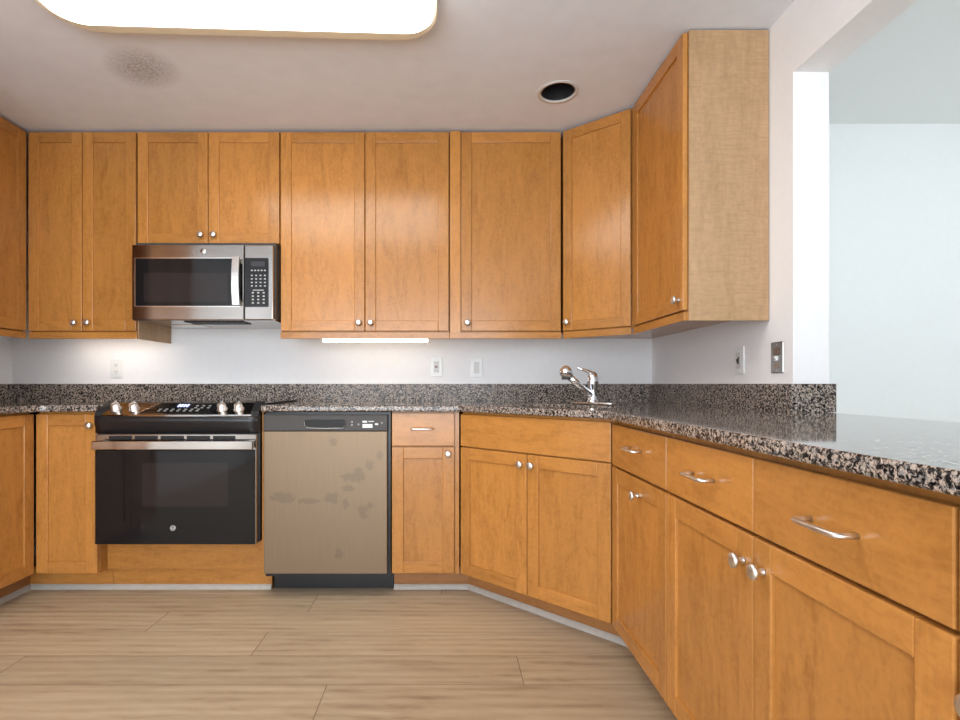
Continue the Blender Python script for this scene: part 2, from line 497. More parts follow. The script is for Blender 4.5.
def drawer(parent, x0, x1, z0, z1, handle_at=None, name='drawer'):
    m = MB(); m.box(x0, x1, 0, DT, z0, z1, 0.0025, 0)
    d = m.build(name, W_H, parent)
    if handle_at: pull(d, *handle_at)
    return d

UZ0, UZ1 = 1.255, 2.352     # bottom of the light rail, top of the uppers
DZ0, DZ1 = 1.295, 2.346     # upper door span
def upper(label, loc, rot, x0, x1, depth, doors, zb=UZ0, dz0=DZ0, rail=True, end_l=False, end_r=False, fillers=(), group='upper cabinets', car_x=None, rail_x=None):
    t = thing('upper_cabinet', label, 'cabinet', (loc[0], loc[1], zb), rot, group)
    m = MB()
    cb = zb+0.030 if rail else dz0
    c0, c1 = car_x or (x0, x1)
    m.box(c0+0.001, c1-0.001, DT+0.002, depth, cb-zb, UZ1-zb, 0.001)
    m.build('carcass', W_V, t)
    for a, b, k in doors:
        door(t, a, b, dz0-zb, DZ1-zb, (k[0], k[1]-zb) if k else None)
    for a, b in fillers:
        m = MB(); m.box(a, b, 0.003, DT+0.001, cb-zb, UZ1-zb, 0.001); m.build('filler_strip', W_V, t)
    if rail:
        r0, r1 = rail_x or (x0, x1)
        m = MB(); m.box(r0, r1, 0.004, 0.024, 0, 0.034, 0.002); m.build('light_rail', W_H, t)
    return t
G = 0.0016
UF = 2.74
KZ = 1.338
# left run, only its far end shows
t = upper('left wall cabinet at the far left edge, its door cut off by the picture', (-2.217, UF, 0), PI/2, -0.62, 0, 0.36,
          [(-0.40, -0.003, None), (-0.80+0.19, -0.404, None)], group=None)
# back wall, left of the microwave
cx = (-2.215-1.640)/2
t = upper('tall two-door wall cabinet left of the steel microwave', (cx, UF, 0), 0, -2.213-cx, -1.642-cx, 0.345,
          [(-2.211-cx, -1.929-cx, (-1.962-cx, KZ)), (-1.925-cx, -1.644-cx, (-1.892-cx, KZ))], group=None)
m = MB(); m.box(-1.642-cx-0.001, -1.642-cx+0.003, DT+0.002, 0.345, -0.001, UZ1-UZ0-0.01); m.build('side_panel', W_END, t)
cx = (-1.636-0.889)/2
t = upper('short two-door wall cabinet directly above the microwave', (cx, UF, 0), 0, -1.638-cx, -0.883-cx, 0.345,
          [(-1.634-cx, -1.264-cx, (-1.296-cx, 1.80)), (-1.260-cx, -0.886-cx, (-1.228-cx, 1.80))], zb=1.752, dz0=1.756, rail=False, group=None)
cx = (-0.880+0.0106)/2
t = upper('wide two-door wall cabinet above the dishwasher with the lit lamp beneath', (cx, UF, 0), 0, -0.881-cx, 0.013-cx, 0.345,
          [(-0.878-cx, -0.4355-cx, (-0.465-cx, KZ)), (-0.4315-cx, 0.0085-cx, (-0.402-cx, KZ))], group=None)
cx = (0.013+0.606)/2
t = upper('single-door wall cabinet with a filler strip, left of the angled corner cabinet', (cx, UF, 0), 0, 0.014-cx, 0.606-cx, 0.345,
          [(0.075-cx, 0.601-cx, (0.108-cx, KZ))], fillers=[(0.016-cx, 0.071-cx)], group=None)

# diagonal corner wall cabinet (pentagon carcass)
uA = Vector((0.608, 2.738)); uB = Vector((0.889, 2.503))
ud = (uB-uA); ulen = ud.length; urot = math.atan2(ud.y, ud.x); umid = (uA+uB)/2
t = thing('upper_cabinet', 'angled corner wall cabinet above the faucet', 'cabinet', (umid.x, umid.y, UZ0), urot)
inv = Matrix.Rotation(-urot, 2)
def loc2(p, o=umid): return tuple(inv @ (Vector(p)-o))
un = Vector((ud.y, -ud.x)).normalized()       # towards the room
poly = [uA-un*0.021, uB-un*0.021, Vector((RIGHT-0.002, 2.506)), Vector((RIGHT-0.002, BACK-0.002)), Vector((0.609, BACK-0.002))]
m = MB(); m.prism([loc2(p) for p in poly], 0.030, UZ1-UZ0, 'z'); m.build('carcass', W_V, t)
door(t, -ulen/2+0.004, ulen/2-0.004, DZ0-UZ0, DZ1-UZ0, (-ulen/2+0.030, KZ-UZ0), fr=0.05)
m = MB(); m.box(-ulen/2+0.002, ulen/2-0.002, 0.004, 0.024, 0, 0.034, 0.002); m.build('light_rail', W_H, t)

# right wall cabinet with the exposed end panel
URF = 0.893; ry0, ry1 = 2.500, 1.962
cy = (ry0+ry1)/2
t = upper('right wall cabinet with a pale exposed end panel beside the pass-through', (URF, cy, 0), -PI/2, -(ry0-cy), (cy-ry1)-0.004, RIGHT-URF-0.003,
          [(-(ry0-cy)+0.004, (cy-ry1)-0.004, ((cy-ry1)-0.036, KZ))], group=None, car_x=(-(ry0-cy), (cy-ry1)-0.006))
e = cy-ry1
m = MB(); m.box(e-0.006, e, 0.0225, RIGHT-URF-0.003, 0, UZ1-UZ0+0.002, 0.001); m.build('end_panel', W_END, t, 'pale cross-grained end panel')

# tall pantry cabinet on the left, mirrored in the microwave and the oven handle
t = thing('pantry_cabinet', 'tall maple pantry on the left, seen only mirrored in the appliances', 'cabinet', (-1.975, 1.59, 0), PI/2)
m = MB(); m.box(-0.30, 0.30, DT+0.002, 0.605, 0.112, UZ1, 0.001); m.build('carcass', W_V, t)
m = MB(); m.box(-0.30, 0.30, TOE, TOE+0.016, 0, 0.112); m.build('toe_kick', W_TOE, t)
door(t, -0.297, -0.002, 0.117, 1.25, (-0.03, 1.0)); door(t, 0.002, 0.297, 0.117, 1.25, (0.03, 1.0))
door(t, -0.297, -0.002, 1.254, DZ1, (-0.03, 1.35)); door(t, 0.002, 0.297, 1.254, DZ1, (0.03, 1.35))

# ------------------------------------------------------------------ base cabinets
BZ1 = 0.884
def base(label, loc, rot, x0, x1, depth, doors=(), drawers=(), fillers=(), name='base_cabinet', toe=True, toe_x=None, toe_mat=None):
    t = thing(name, label, 'cabinet', (loc[0], loc[1], 0), rot)
    m = MB(); m.box(x0+0.0008, x1-0.0008, DT+0.002, depth, 0.112, BZ1, 0.001); m.build('carcass', W_V, t)
    for d in doors: door(t, d[0], d[1], d[2], d[3], d[4] if len(d) > 4 else None)
    for d in drawers: drawer(t, *d)
    for a, b in fillers:
        m = MB(); m.box(a, b, 0.002, DT+0.001, 0.114, BZ1-0.003, 0.001); m.build('filler_strip', W_V, t)
    if toe:
        a, b = toe_x or (x0, x1)
        m = MB(); m.box(a, b, TOE, TOE+0.016, 0, 0.112); m.build('toe_kick', toe_mat or W_TOE, t)
    return t
DD0, DD1 = 0.722, 0.872      # drawer
BD0, BD1 = 0.117, 0.716      # door
BKZ = 0.684
base('left wall base cabinet at the far left edge, door cut off by the picture', (LF, 2.15, 0), PI/2, -0.25, 0.305, 0.63,
     doors=[(-0.248, 0.3045, BD0, DD1)], toe_x=(-0.25, 0.424))
cx = (-1.950-1.657)/2
t = base('narrow full-height-door base cabinet left of the black range', (cx, BF, 0), 0, -1.950-cx, -1.657-cx, 0.625,
     doors=[(-1.9485-cx, -1.659-cx, BD0, DD1, (-1.688-cx, 0.819))], toe_x=(LF-TOE-cx, -1.657-cx), toe_mat=W_H)
# cabinet around the drop-in range: board under the oven, toe board, slim stile
cx = -1.261
t = thing('range_cabinet', 'low recessed maple base filling the space under the range', 'cabinet', (cx, 2.53, 0))
m = MB(); m.box(-1.6555-cx, -0.878-cx, 0, 0.02, 0.114, 0.30); m.build('front_board', W_H, t)
m = MB(); m.box(-1.6555-cx, -0.868-cx, BF+TOE-2.53, BF+TOE-2.53+0.016, 0, 0.112, 0.001); m.build('toe_kick', W_H, t)
m = MB(); m.box(-0.8765-cx, -0.8685-cx, BF-2.53, 0.55, 0.1125, BZ1, 0.001); m.build('side_stile', W_V, t)
# narrow drawer base
cx = (-0.2625+0.0596)/2
base('narrow base cabinet with one drawer right of the dishwasher', (cx, BF, 0), 0, -0.2625-cx, 0.058-cx, 0.625,
     doors=[(-0.2615-cx, 0.035-cx, BD0, BD1, (0.006-cx, BKZ))], drawers=[(-0.2615-cx, 0.035-cx, DD0, DD1+0.006, (-0.117-cx, 0.803))],
     fillers=[(0.0385-cx, 0.058-cx)], toe_x=(-0.262-cx, pA.x-cx))
# diagonal sink base
dlen = (dB-dA).length; drot = math.atan2((dB-dA).y, (dB-dA).x); dmid = (dA+dB)/2
t = thing('base_cabinet', 'angled two-door sink base cabinet under the faucet corner', 'cabinet', (dmid.x, dmid.y, 0), drot)
inv2 = Matrix.Rotation(-drot, 2)
def loc3(p): return tuple(inv2 @ (Vector(p)-dmid))
poly = [dA-dn*0.021, dB-dn*0.021, Vector((RIGHT-0.002, 1.938)), Vector((RIGHT-0.002, BACK-0.002)), Vector((0.0605, BACK-0.002))]
# hollow carcass: floor plus walls, so that the sink bowl has room
lp = [loc3(p) for p in poly]
m = MB(); m.prism(lp, 0.112, 0.13, 'z')
for i in (1, 2, 3, 4):
    a = Vector(lp[i]); b = Vector(lp[(i+1) % 5]); d = (b-a).normalized(); n = Vector((-d.y, d.x))*0.016
    m.prism([tuple(a), tuple(b), tuple(b+n), tuple(a+n)], 0.13, BZ1, 'z')
a = Vector(lp[0]); b = Vector(lp[1])
m.box(a.x, b.x, a.y, a.y+0.016, 0.13, 0.66); m.box(a.x, b.x, a.y, a.y+0.016, 0.70, BZ1)
m.build('carcass', W_V, t)
hl = dlen/2
KZS = 0.672
door(t, -hl+0.003, -0.002, BD0, BD1, (-0.028, KZS)); door(t, 0.002, hl-0.003, BD0, BD1, (0.028, KZS))
drawer(t, -hl+0.003, hl-0.003, DD0, DD1, None, 'false_front')
m = MB(); m.box(loc3(pA)[0], loc3(pB)[0], TOE, TOE+0.016, 0, 0.112); m.build('toe_kick', W_TOE, t)
# right run
def right_base(label, y0, y1, doors, drawers, toe0=None):
    """y0 far, y1 near; doors/drawers in world depth"""
    cy = (y0+y1)/2; L = lambda y: cy-y
    ds = [(L(a)+G, L(b)-G, BD0, 0.708, (L(k[0]), k[1]) if k else None) for a, b, k in doors]
    dr = [(L(a)+G, L(b)-G, 0.716, 0.866, (L(k[0]), k[1], k[2]) if k else None) for a, b, k in drawers]
    return base(label, (RF, cy, 0), -PI/2, L(y0), L(y1), RIGHT-RF-0.004, ds, dr, toe_x=(L(toe0 or y0), L(y1)))
right_base('right wall base cabinet with a single door and drawer next to the angled sink base', 1.938, 1.458,
     [(1.936, 1.458, (1.672, 0.655))], [(1.936, 1.458, (1.69, 0.800, 0.10))], toe0=pB.y)
right_base('wide right wall base cabinet with two doors and two drawers in the foreground', 1.456, 0.628,
     [(1.456, 1.043, (1.076, 0.65)), (1.043, 0.628, (1.008, 0.65))], [(1.456, 1.043, (1.245, 0.792, 0.10)), (1.043, 0.628, (0.827, 0.787, 0.10))])
right_base('right wall base cabinet at the right picture edge, showing only its knob', 0.626, 0.15,
     [(0.626, 0.39, (0.589, 0.645)), (0.39, 0.15, None)], [(0.626, 0.15, (0.388, 0.806, 0.118))])

# ------------------------------------------------------------------ countertops, backsplash, sink, faucet
CT0, CT1 = 0.885, 0.915
SP1 = 1.0155
def slab(name, label, poly, holes=()):
    m = MB()
    if holes:
        m.prism(poly, CT0, CT1, 'z', holes=holes)
    else:
        m.prism(poly, CT0, CT1, 'z', bev=0.004)
    o = m.build(name, GRANITE); o['label'] = label
    if holes:
        bv = o.modifiers.new('round', 'BEVEL'); bv.width = 0.007; bv.segments = 3; bv.limit_method = 'ANGLE'; bv.angle_limit = math.radians(50); o['category'] = 'countertop'
    return o
fA = dA + dn*0.026; fB = dB + dn*0.026
def fl_y(y): return fA + dd*((y-fA.y)/dd.y)
def fl_x(x): return fA + dd*((x-fA.x)/dd.x)
c1 = fl_y(2.434); c2 = fl_x(0.588)
# sink frame: local axes of the diagonal
SINK_T = 0.27
sc_ = dmid - dn*SINK_T
def sp(u, v): p = sc_ + dd*u - dn*v; return (p.x, p.y)
hole = [sp(u, v) for u, v in rounded_rect(-0.235, 0.235, -0.165, 0.135, 0.05, 5)]
slab('countertop', 'long speckled granite countertop running past the sink to the pass-through',
     [(-0.8755, 2.434), (c1.x, 2.434), (0.588, c2.y), (0.588, 0.12), (OUT-0.004, 0.12), (OUT-0.004, JAMB-0.002), (RIGHT-0.001, JAMB-0.002), (RIGHT-0.001, BACK-0.001), (-0.8755, BACK-0.001)], [hole])
lc = [(-1.6475, 2.434), (-1.6475, BACK-0.001), (LEFT+0.001, BACK-0.001), (LEFT+0.001, 1.9), (LF+0.026, 1.9), (LF+0.026, 2.36)]
for i in range(1, 6):
    a = PI - PI/2*i/5
    lc.append((LF+0.026+0.074+0.074*math.cos(a), 2.36+0.074*math.sin(a)))
slab('countertop', 'short speckled granite countertop in the left corner beside the range', lc)
m = MB(); TH = 0.02
m.prism([(LEFT+0.001, 1.9), (LEFT+0.001+TH, 1.9), (LEFT+0.001+TH, BACK-0.001-TH), (RIGHT-0.001-TH, BACK-0.001-TH), (RIGHT-0.001-TH, JAMB-TH-0.001), (OUT+0.010, JAMB-TH-0.001), (OUT+0.010, JAMB-0.001), (RIGHT-0.001, JAMB-0.001), (RIGHT-0.001, BACK-0.001), (LEFT+0.001, BACK-0.001)], CT1+0.0005, SP1, 'z')
bs = m.build('backsplash', granite('honed_granite', 0.18, 0.2)); bs['label'] = 'low speckled granite backsplash strip along the foot of the walls'; bs['category'] = 'backsplash'
m = MB()
m.box(LEFT+0.0215, RIGHT-0.0215, BACK-0.006, BACK-0.0008, SP1, SP1+0.007)
m.box(RIGHT-0.006, RIGHT-0.0008, JAMB, BACK-0.006, SP1, SP1+0.004)
m.build('caulk_line', CAULK, bs, 'white caulk line')

# sink: steel rim and bowl dropped into the angled counter
t = thing('kitchen_sink', 'stainless steel sink set in the angled corner of the countertop', 'sink', (sc_.x, sc_.y, CT1), drot)
m = MB()
outer = rounded_rect(-0.25, 0.25, -0.18, 0.15, 0.06, 6); inner = rounded_rect(-0.228, 0.228, -0.158, 0.128, 0.045, 6)
m.prism(outer, -0.0345, -0.0305, 'z', holes=[inner]); m.build('rim', STEEL_BR, t)
m = MB(); bm = m.bm
rings = []
for k, (ins, z) in enumerate([(0.0, -0.031), (0.002, -0.10), (0.006, -0.16), (0.035, -0.18)]):
    rings.append([bm.verts.new((x, y, z)) for x, y in rounded_rect(-0.228+ins, 0.228-ins, -0.158+ins, 0.128-ins, 0.045, 6)])
for a, b in zip(rings, rings[1:]):
    for i in range(len(a)):
        f = bm.faces.new((a[i], a[(i+1) % len(a)], b[(i+1) % len(a)], b[i])); f.smooth = True
bm.faces.new(rings[-1])
bowl = m.build('bowl', STEEL_BR, t)
sol = bowl.modifiers.new('thick', 'SOLIDIFY'); sol.thickness = 0.0015; sol.offset = 1
m = MB(); m.lathe([(0.044, -0.1795), (0.04, -0.1765), (0.03, -0.1785), (0.001, -0.1785)], (0, -0.01, 0), (0, 0, 1), 20); m.build('drain', CHROME, t)

# faucet on its deck plate behind the bowl
FB = Vector((0.706, 2.515))
t = thing('faucet', 'chrome pull-out faucet standing on the granite behind the sink', 'faucet', (FB.x, FB.y, CT1), drot)
m = MB(); m.prism(rounded_rect(-0.115, 0.115, -0.027, 0.027, 0.026, 6), 0.0008, 0.012, 'z', bev=0.004); m.build('deck_plate', STEEL_BR, t)
m = MB()
m.lathe([(0.030, 0.010), (0.027, 0.016), (0.023, 0.024), (0.0215, 0.05), (0.022, 0.08), (0.026, 0.095), (0.0275, 0.115), (0.026, 0.135), (0.020, 0.150), (0.010, 0.158), (0.001, 0.160)], (0, 0, 0), (0, 0, 1), 28)
m.build('body', CHROME, t)
# the spout swings left of the bowl's axis
sx, sy = -0.046, -0.160
def along(k, z): return (sx*k, sy*k, z)
m = MB(); m.tube([along(0.05, 0.045), along(0.3, 0.068), along(0.6, 0.099), along(0.9, 0.132)], [0.017, 0.016, 0.0155, 0.017], 16)
m.build('spout', CHROME, t)
m = MB()
ax = Vector((sx*0.25, sy*0.25, 0.036)).normalized()
hd = Vector(along(0.88, 0.131))
m.lathe([(0.017, 0.0), (0.024, 0.014), (0.028, 0.028), (0.028, 0.046), (0.024, 0.058), (0.012, 0.064), (0.001, 0.065)], hd, ax, 24)
head = m.build('spray_head', CHROME, t)
m = MB(); m.lathe([(0.021, 0.0), (0.021, 0.012), (0.018, 0.014), (0.001, 0.014)], hd+ax*0.036-Vector((0, 0, 0.020)), (0, 0, -1), 20); m.build('aerator', CHARCOAL, head)
m = MB(); m.tube([(0, 0, 0.150), (-0.014, -0.015, 0.160), (-0.034, -0.038, 0.170), (-0.052, -0.058, 0.178)], [0.011, 0.009, 0.0065, 0.0055], 12)
m.build('lever', CHROME, t)

# ------------------------------------------------------------------ range
RX0, RX1 = -1.643, -0.879; cx = (RX0+RX1)/2; hw = (RX1-RX0)/2
RY = 2.415
t = thing('range', 'black and steel slide-in electric range between the base cabinets', 'range', (cx, RY, 0.30))
Z = lambda z: z-0.30
m = MB()
m.box(-hw+0.004, hw-0.002, 0.03, 0.112, Z(0.272), Z(0.862), 0.002)
m.box(-hw+0.012, hw-0.012, 0.137, 0.62, Z(0.285), Z(0.86), 0.002)
m.build('body', BLACK, t)
m = MB(); m.box(-hw+0.004, hw-0.004, 0.10, 0.645, Z(0.9155), Z(0.924), 0.002); m.box(-hw+0.012, hw-0.012, 0.115, 0.64, Z(0.862), Z(0.9155)); m.build('cooktop', BLACK_GLASS, t)
# sloped control fascia, bowed at the front
m = MB(); bm = m.bm; N = 16
def bow(u): return -0.022*(1-u*u)
xs = [-hw+0.034+(2*hw-0.068)*i/N for i in range(N+1)]
topv = []; frontv = []; lowv = []
for i, x in enumerate(xs):
    u = 2*i/N-1
    xt = x*(0.965)
    topv.append(bm.verts.new((xt, 0.100, Z(0.925)))); frontv.append(bm.verts.new((x, 0.004+bow(u), Z(0.873)))); lowv.append(bm.verts.new((x, 0.002+bow(u), Z(0.865))))
backv = [bm.verts.new((x*0.965, 0.11, Z(0.865))) for x in xs]
for i in range(N):
    bm.faces.new((topv[i], frontv[i], frontv[i+1], topv[i+1])); bm.faces.new((frontv[i], lowv[i], lowv[i+1], frontv[i+1]))
    bm.faces.new((lowv[i], backv[i], backv[i+1], lowv[i+1])); bm.faces.new((backv[i], topv[i], topv[i+1], backv[i+1]))
bm.faces.new((topv[0], backv[0], lowv[0], frontv[0])); bm.faces.new((topv[-1], frontv[-1], lowv[-1], backv[-1]))
bmesh.ops.recalc_face_normals(bm, faces=bm.faces[:])
fascia = m.build('control_panel', STEEL, t)
sl = Vector((0, 0.096+0.018, 0.057)).normalized()     # up the slope (middle)
nrm = Vector((0, -sl.z, sl.y))
def on_panel(x, k, lift=0.0):
    u = x/(hw-0.034); f = Vector((x, 0.004+bow(u), Z(0.873))); tp = Vector((x*0.98, 0.100, Z(0.925)))
    return f.lerp(tp, k) + nrm*lift
def panel_quad(mb, xa, xb, ka, kb, lift, mat=0):
    p = [on_panel(xa, ka, lift-0.002), on_panel(xb, ka, lift-0.002), on_panel(xb, kb, lift-0.002), on_panel(xa, kb, lift-0.002)]
    q = [on_panel(xa, ka, lift), on_panel(xb, ka, lift), on_panel(xb, kb, lift), on_panel(xa, kb, lift)]
    mb.hexa(p+q, mat)
m = MB(); p0 = [on_panel(-0.165, 0.10, -0.001), on_panel(0.175, 0.10, -0.001), on_panel(0.165, 0.92, -0.001), on_panel(-0.115, 0.92, -0.001)]
m.hexa([tuple(p) for p in p0] + [tuple(p+nrm*0.003) for p in p0])
disp = m.build('display_panel', BLACK_GLASS, fascia)
m = MB()
for xa in (-0.022, -0.008, 0.006, 0.020): panel_quad(m, xa, xa+0.009, 0.60, 0.80, 0.004)
m.build('clock', CLOCK, disp, 'lit bluish clock digits')
m = MB()
for r, k in enumerate((0.25, 0.38)):
    for i in range(7): panel_quad(m, -0.095+i*0.03, -0.083+i*0.03, k, k+0.05, 0.0035)
for i in range(3):
    for k in (0.5, 0.66): panel_quad(m, 0.065+i*0.03, 0.077+i*0.03, k, k+0.05, 0.0035)
m.build('touch_keys', GREY_MARK, disp)
m = MB()
p0 = [on_panel(-0.180, 0.06, 0), on_panel(-0.170, 0.06, 0), on_panel(-0.122, 0.95, 0), on_panel(-0.129, 0.95, 0)]
m.hexa([tuple(p) for p in p0] + [tuple(p+nrm*0.004) for p in p0]); m.build('trim_bar', STEEL_BR, fascia)
def px2x(px, d=2.44): return (px-447)*d/519-cx
for px in (115.5, 134.5, 223, 239.5):
    x = px2x(px, 2.455); o = on_panel(x, 0.42)
    m = MB(); m.lathe([(0.024, 0), (0.024, 0.003), (0.020, 0.006), (0.0185, 0.026), (0.016, 0.030), (0.001, 0.031)], o, nrm, 24)
    a = o + nrm*0.030
    m.hexa([tuple(a+Vector((-0.005, 0, 0))-sl*0.017), tuple(a+Vector((0.005, 0, 0))-sl*0.017), tuple(a+Vector((0.005, 0, 0))+sl*0.017), tuple(a+Vector((-0.005, 0, 0))+sl*0.017),
            tuple(a+Vector((-0.003, 0, 0))-sl*0.016+nrm*0.008), tuple(a+Vector((0.003, 0, 0))-sl*0.016+nrm*0.008), tuple(a+Vector((0.003, 0, 0))+sl*0.016+nrm*0.008), tuple(a+Vector((-0.003, 0, 0))+sl*0.016+nrm*0.008)])
    m.build('knob', NICKEL, fascia)
for s in (-1, 1):
    m = MB(); xo = s*(hw-0.0005); xi = s*(hw-0.036); xt = s*(hw-0.050)
    a, b = min(xo, xi), max(xo, xi); a2, b2 = min(s*(hw-0.002), xt), max(s*(hw-0.002), xt)
    m.hexa([(a, 0.004, Z(0.866)), (b, 0.004, Z(0.866)), (b2, 0.11, Z(0.866)), (a2, 0.11, Z(0.866)), (a, 0.010, Z(0.888)), (b, 0.010, Z(0.876)) if s < 0 else (b, 0.010, Z(0.888)), (b2, 0.10, Z(0.932)), (a2, 0.10, Z(0.932))])
    m.build('end_cap', plain('matte_black_trim', (0.014, 0.014, 0.015), 0.55, 0.0, 0.3), t)
# black band below the fascia with a curved lower lip
m = MB(); bm = m.bm; rows = []
for i in range(N+1):
    u = 2*i/N-1; x = u*(hw-0.001)
    rows.append([bm.verts.new(p) for p in ((x, 0.03, Z(0.866)), (x, 0.002+bow(u)*0.95, Z(0.866)), (x, 0.0+bow(u)*0.9, Z(0.838)), (x, 0.008+bow(u)*0.25, Z(0.812)), (x, 0.009, Z(0.784)), (x, 0.03, Z(0.784)))])
for a, b in zip(rows, rows[1:]):
    for k in range(6): f = bm.faces.new((a[k], a[(k+1) % 6], b[(k+1) % 6], b[k])); f.smooth = k in (1, 2, 3)
bm.faces.new(rows[0]); bm.faces.new(rows[-1][::-1]); bmesh.ops.recalc_face_normals(bm, faces=bm.faces[:])
m.build('front_band', BLACK, t)
# oven door
m = MB(); m.box(-hw+0.004, hw-0.012, 0.0, 0.03, Z(0.268), Z(0.708), 0.003); od = m.build('oven_door', BLACK_GLASS, t)
m = MB(); m.prism(rounded_rect(px2x(142, 2.415), px2x(228, 2.415), Z(0.445), Z(0.648), 0.006, 3), -0.0006, 0.001, 'y'); m.build('oven_window', WINDOW_GLASS, od)
m = MB()
sx0, sx1 = -hw+0.028, hw-0.014
m.box(-hw+0.004, hw-0.012, 0.004, 0.03, Z(0.708), Z(0.780), 0.001)
# slot frames
m.build('vent_strip', STEEL, od)
xsl = [px2x(110), px2x(135.5), px2x(161), px2x(187), px2x(213), px2x(238)]
for a, b in zip(xsl, xsl[1:]):
    m = MB(); m.box(a+0.010, b-0.004, 0.002, 0.006, Z(0.7565), Z(0.7735), 0.0008); m.build('vent_slot', DARK, od)
m = MB()
m.box(-hw+0.018, hw-0.010, -0.046, -0.030, Z(0.7135), Z(0.7545), 0.004)
for s in (-1, 1): m.box(s*(hw-0.035)-0.012, s*(hw-0.035)+0.012, -0.032, 0.006, Z(0.716), Z(0.752), 0.003)
m.build('handle', steel('handle_steel', (0.52, 0.49, 0.45), 0.09), od)
m = MB(); m.box(hw-0.012, hw-0.009, -0.002, 0.03, Z(0.27), Z(0.78)); m.build('edge_trim', STEEL, od)
def badge(parent, x, y, z, r, letters=0.011, face=STEEL_BR, ink=CHARCOAL):
    m = MB(); m.lathe([(r, 0), (r, 0.0012), (r*0.92, 0.0018), (0.0001, 0.0018)], (x, y, z), (0, -1, 0), 24)
    b = m.build('badge', face, parent, 'round silver monogram badge')
    m = MB(); bm = m.bm
    m.lathe([(r*0.80, 0.0016), (r*0.80, 0.0022), (r*0.68, 0.0022), (r*0.68, 0.0016)], (x, y, z), (0, -1, 0), 24, cap=False); m.build('ring', ink, b)
    text_mesh('monogram', 'GE', letters, ink, b, (x, y-0.002, z), shear=0.25)
badge(od, px2x(172.8, 2.413), 0.0, Z(0.345), 0.0145, 0.017, CHARCOAL, MARK)

# ------------------------------------------------------------------ dishwasher
DX0, DX1 = -0.866, -0.2655; cx = (327.5-447)/212.7; hw0, hw1 = DX0-cx, DX1-cx
t = thing('dishwasher', 'steel fronted dishwasher with dried smudges beside the range', 'dishwasher', (cx, 2.44, 0))
m = MB(); m.box(hw0+0.003, hw1-0.003, 0.03, 0.60, 0.10, 0.880); m.build('tub', BLACK, t)
m = MB(); m.box(hw0+0.004, hw1-0.016, 0, 0.03, 0.122, 0.792, 0.003); fd = m.build('door', DW_STEEL, t)
m = MB(); m.box(hw0+0.003, hw1-0.014, -0.002, 0.03, 0.794, 0.868, 0.003)
m.box(hw0+0.003, hw1-0.014, -0.004, 0.03, 0.866, 0.872, 0.001); cp = m.build('control_panel', CHARCOAL, t)
D = lambda px: (px-447)*2.438/519-cx
ZP = lambda y: CAM_H-(y-384)*2.438/519
m = MB(); m.prism(rounded_rect(D(304.5), D(346), ZP(427.5), ZP(419.5), 0.012, 5), -0.0035, -0.001, 'y'); m.build('pocket_handle', DARK, cp)
m = MB(); m.tube([(D(304.2), -0.004, ZP(421)), (D(304.8), -0.005, ZP(425.5)), (D(308), -0.005, ZP(428)), (D(325), -0.0052, ZP(428.4)), (D(343), -0.005, ZP(428)), (D(346), -0.004, ZP(425))], 0.0016, 8); m.build('grip_lip', STEEL, cp)
m = MB()
m.box(D(362.5), D(372.5), -0.0028, -0.001, ZP(427.8), ZP(424)); m.box(D(362.5), D(367), -0.0028, -0.001, ZP(422.6), ZP(420.8)); m.box(D(368.5), D(374), -0.0028, -0.001, ZP(421.8), ZP(421.0)); m.box(D(375), D(378.2), -0.0028, -0.001, ZP(425), ZP(423.2))
m.build('printed_marks', MARK, cp)
for px, py in ((352, 422), (352, 425), (358.5, 424.5), (382, 423)):
    m = MB(); m.lathe([(0.005, 0), (0.005, 0.0012), (0.0001, 0.0012)], (D(px), -0.0015, ZP(py)), (0, -1, 0), 12); m.build('button', GREY_MARK, cp)
m = MB(); m.box(hw0+0.012, hw1+0.001, 0.13, 0.15, 0.005, 0.118); m.build('toe_panel', BLACK, t)

# ------------------------------------------------------------------ microwave
MX0, MX1 = -1.619, -0.893; cx = (MX0+MX1)/2; MY = 2.665
t = thing('microwave', 'steel over-the-range microwave mounted under the short cabinet', 'microwave', (cx, MY, 1.33))
Z = lambda z: z-1.33
X = lambda px: (px-447)*MY/519-cx
ZM = lambda y: CAM_H+(384-y)*MY/519-1.33
a0, a1 = MX0-cx, MX1-cx
m = MB(); m.box(a0+0.004, a1+0.006, 0.03, BACK-MY-0.002, Z(1.352), Z(1.748), 0.002); m.build('body', CHARCOAL, t)
m = MB(); m.box(a0+0.002, a1+0.004, 0.012, BACK-MY-0.004, Z(1.342), Z(1.3515), 0.001); und = m.build('bottom_plate', STEEL, t)
m = MB(); m.box(X(180), X(240), 0.04, 0.16, Z(1.338), Z(1.3425), 0.001); m.build('grease_filter', DARK, und)
m = MB(); m.box(a0+0.10, a0+0.26, 0.20, 0.33, Z(1.3395), Z(1.3425), 0.001); m.build('lamp_cover', STEEL_BR, und)
# front: door and control column
m = MB(); xs_ = X(243.8)
m.box(a0, xs_-0.0012, 0, 0.03, ZM(320), ZM(244.5), 0.004); dr = m.build('door', STEEL, t)
m = MB(); m.box(xs_+0.0012, a1, 0, 0.03, ZM(320), ZM(244.5), 0.006, seg=3); cc = m.build('control_column', STEEL, t)
m = MB(); m.prism(rounded_rect(X(134.2), X(240.5), ZM(307), ZM(257.5), 0.008, 4), -0.0015, 0.002, 'y'); fr_ = m.build('window_border', STEEL_BR, dr)
m = MB(); m.prism(rounded_rect(X(135.8), X(240.5), ZM(306), ZM(258.6), 0.006, 4), -0.0028, 0.002, 'y'); gl = m.build('glass', BLACK_GLASS, dr)
m = MB(); m.prism(rounded_rect(X(144), X(228), ZM(302), ZM(273), 0.004, 3), -0.0032, 0.0, 'y'); m.build('mesh_window', WINDOW_GLASS, dr)
m = MB(); bm = m.bm
rows = []
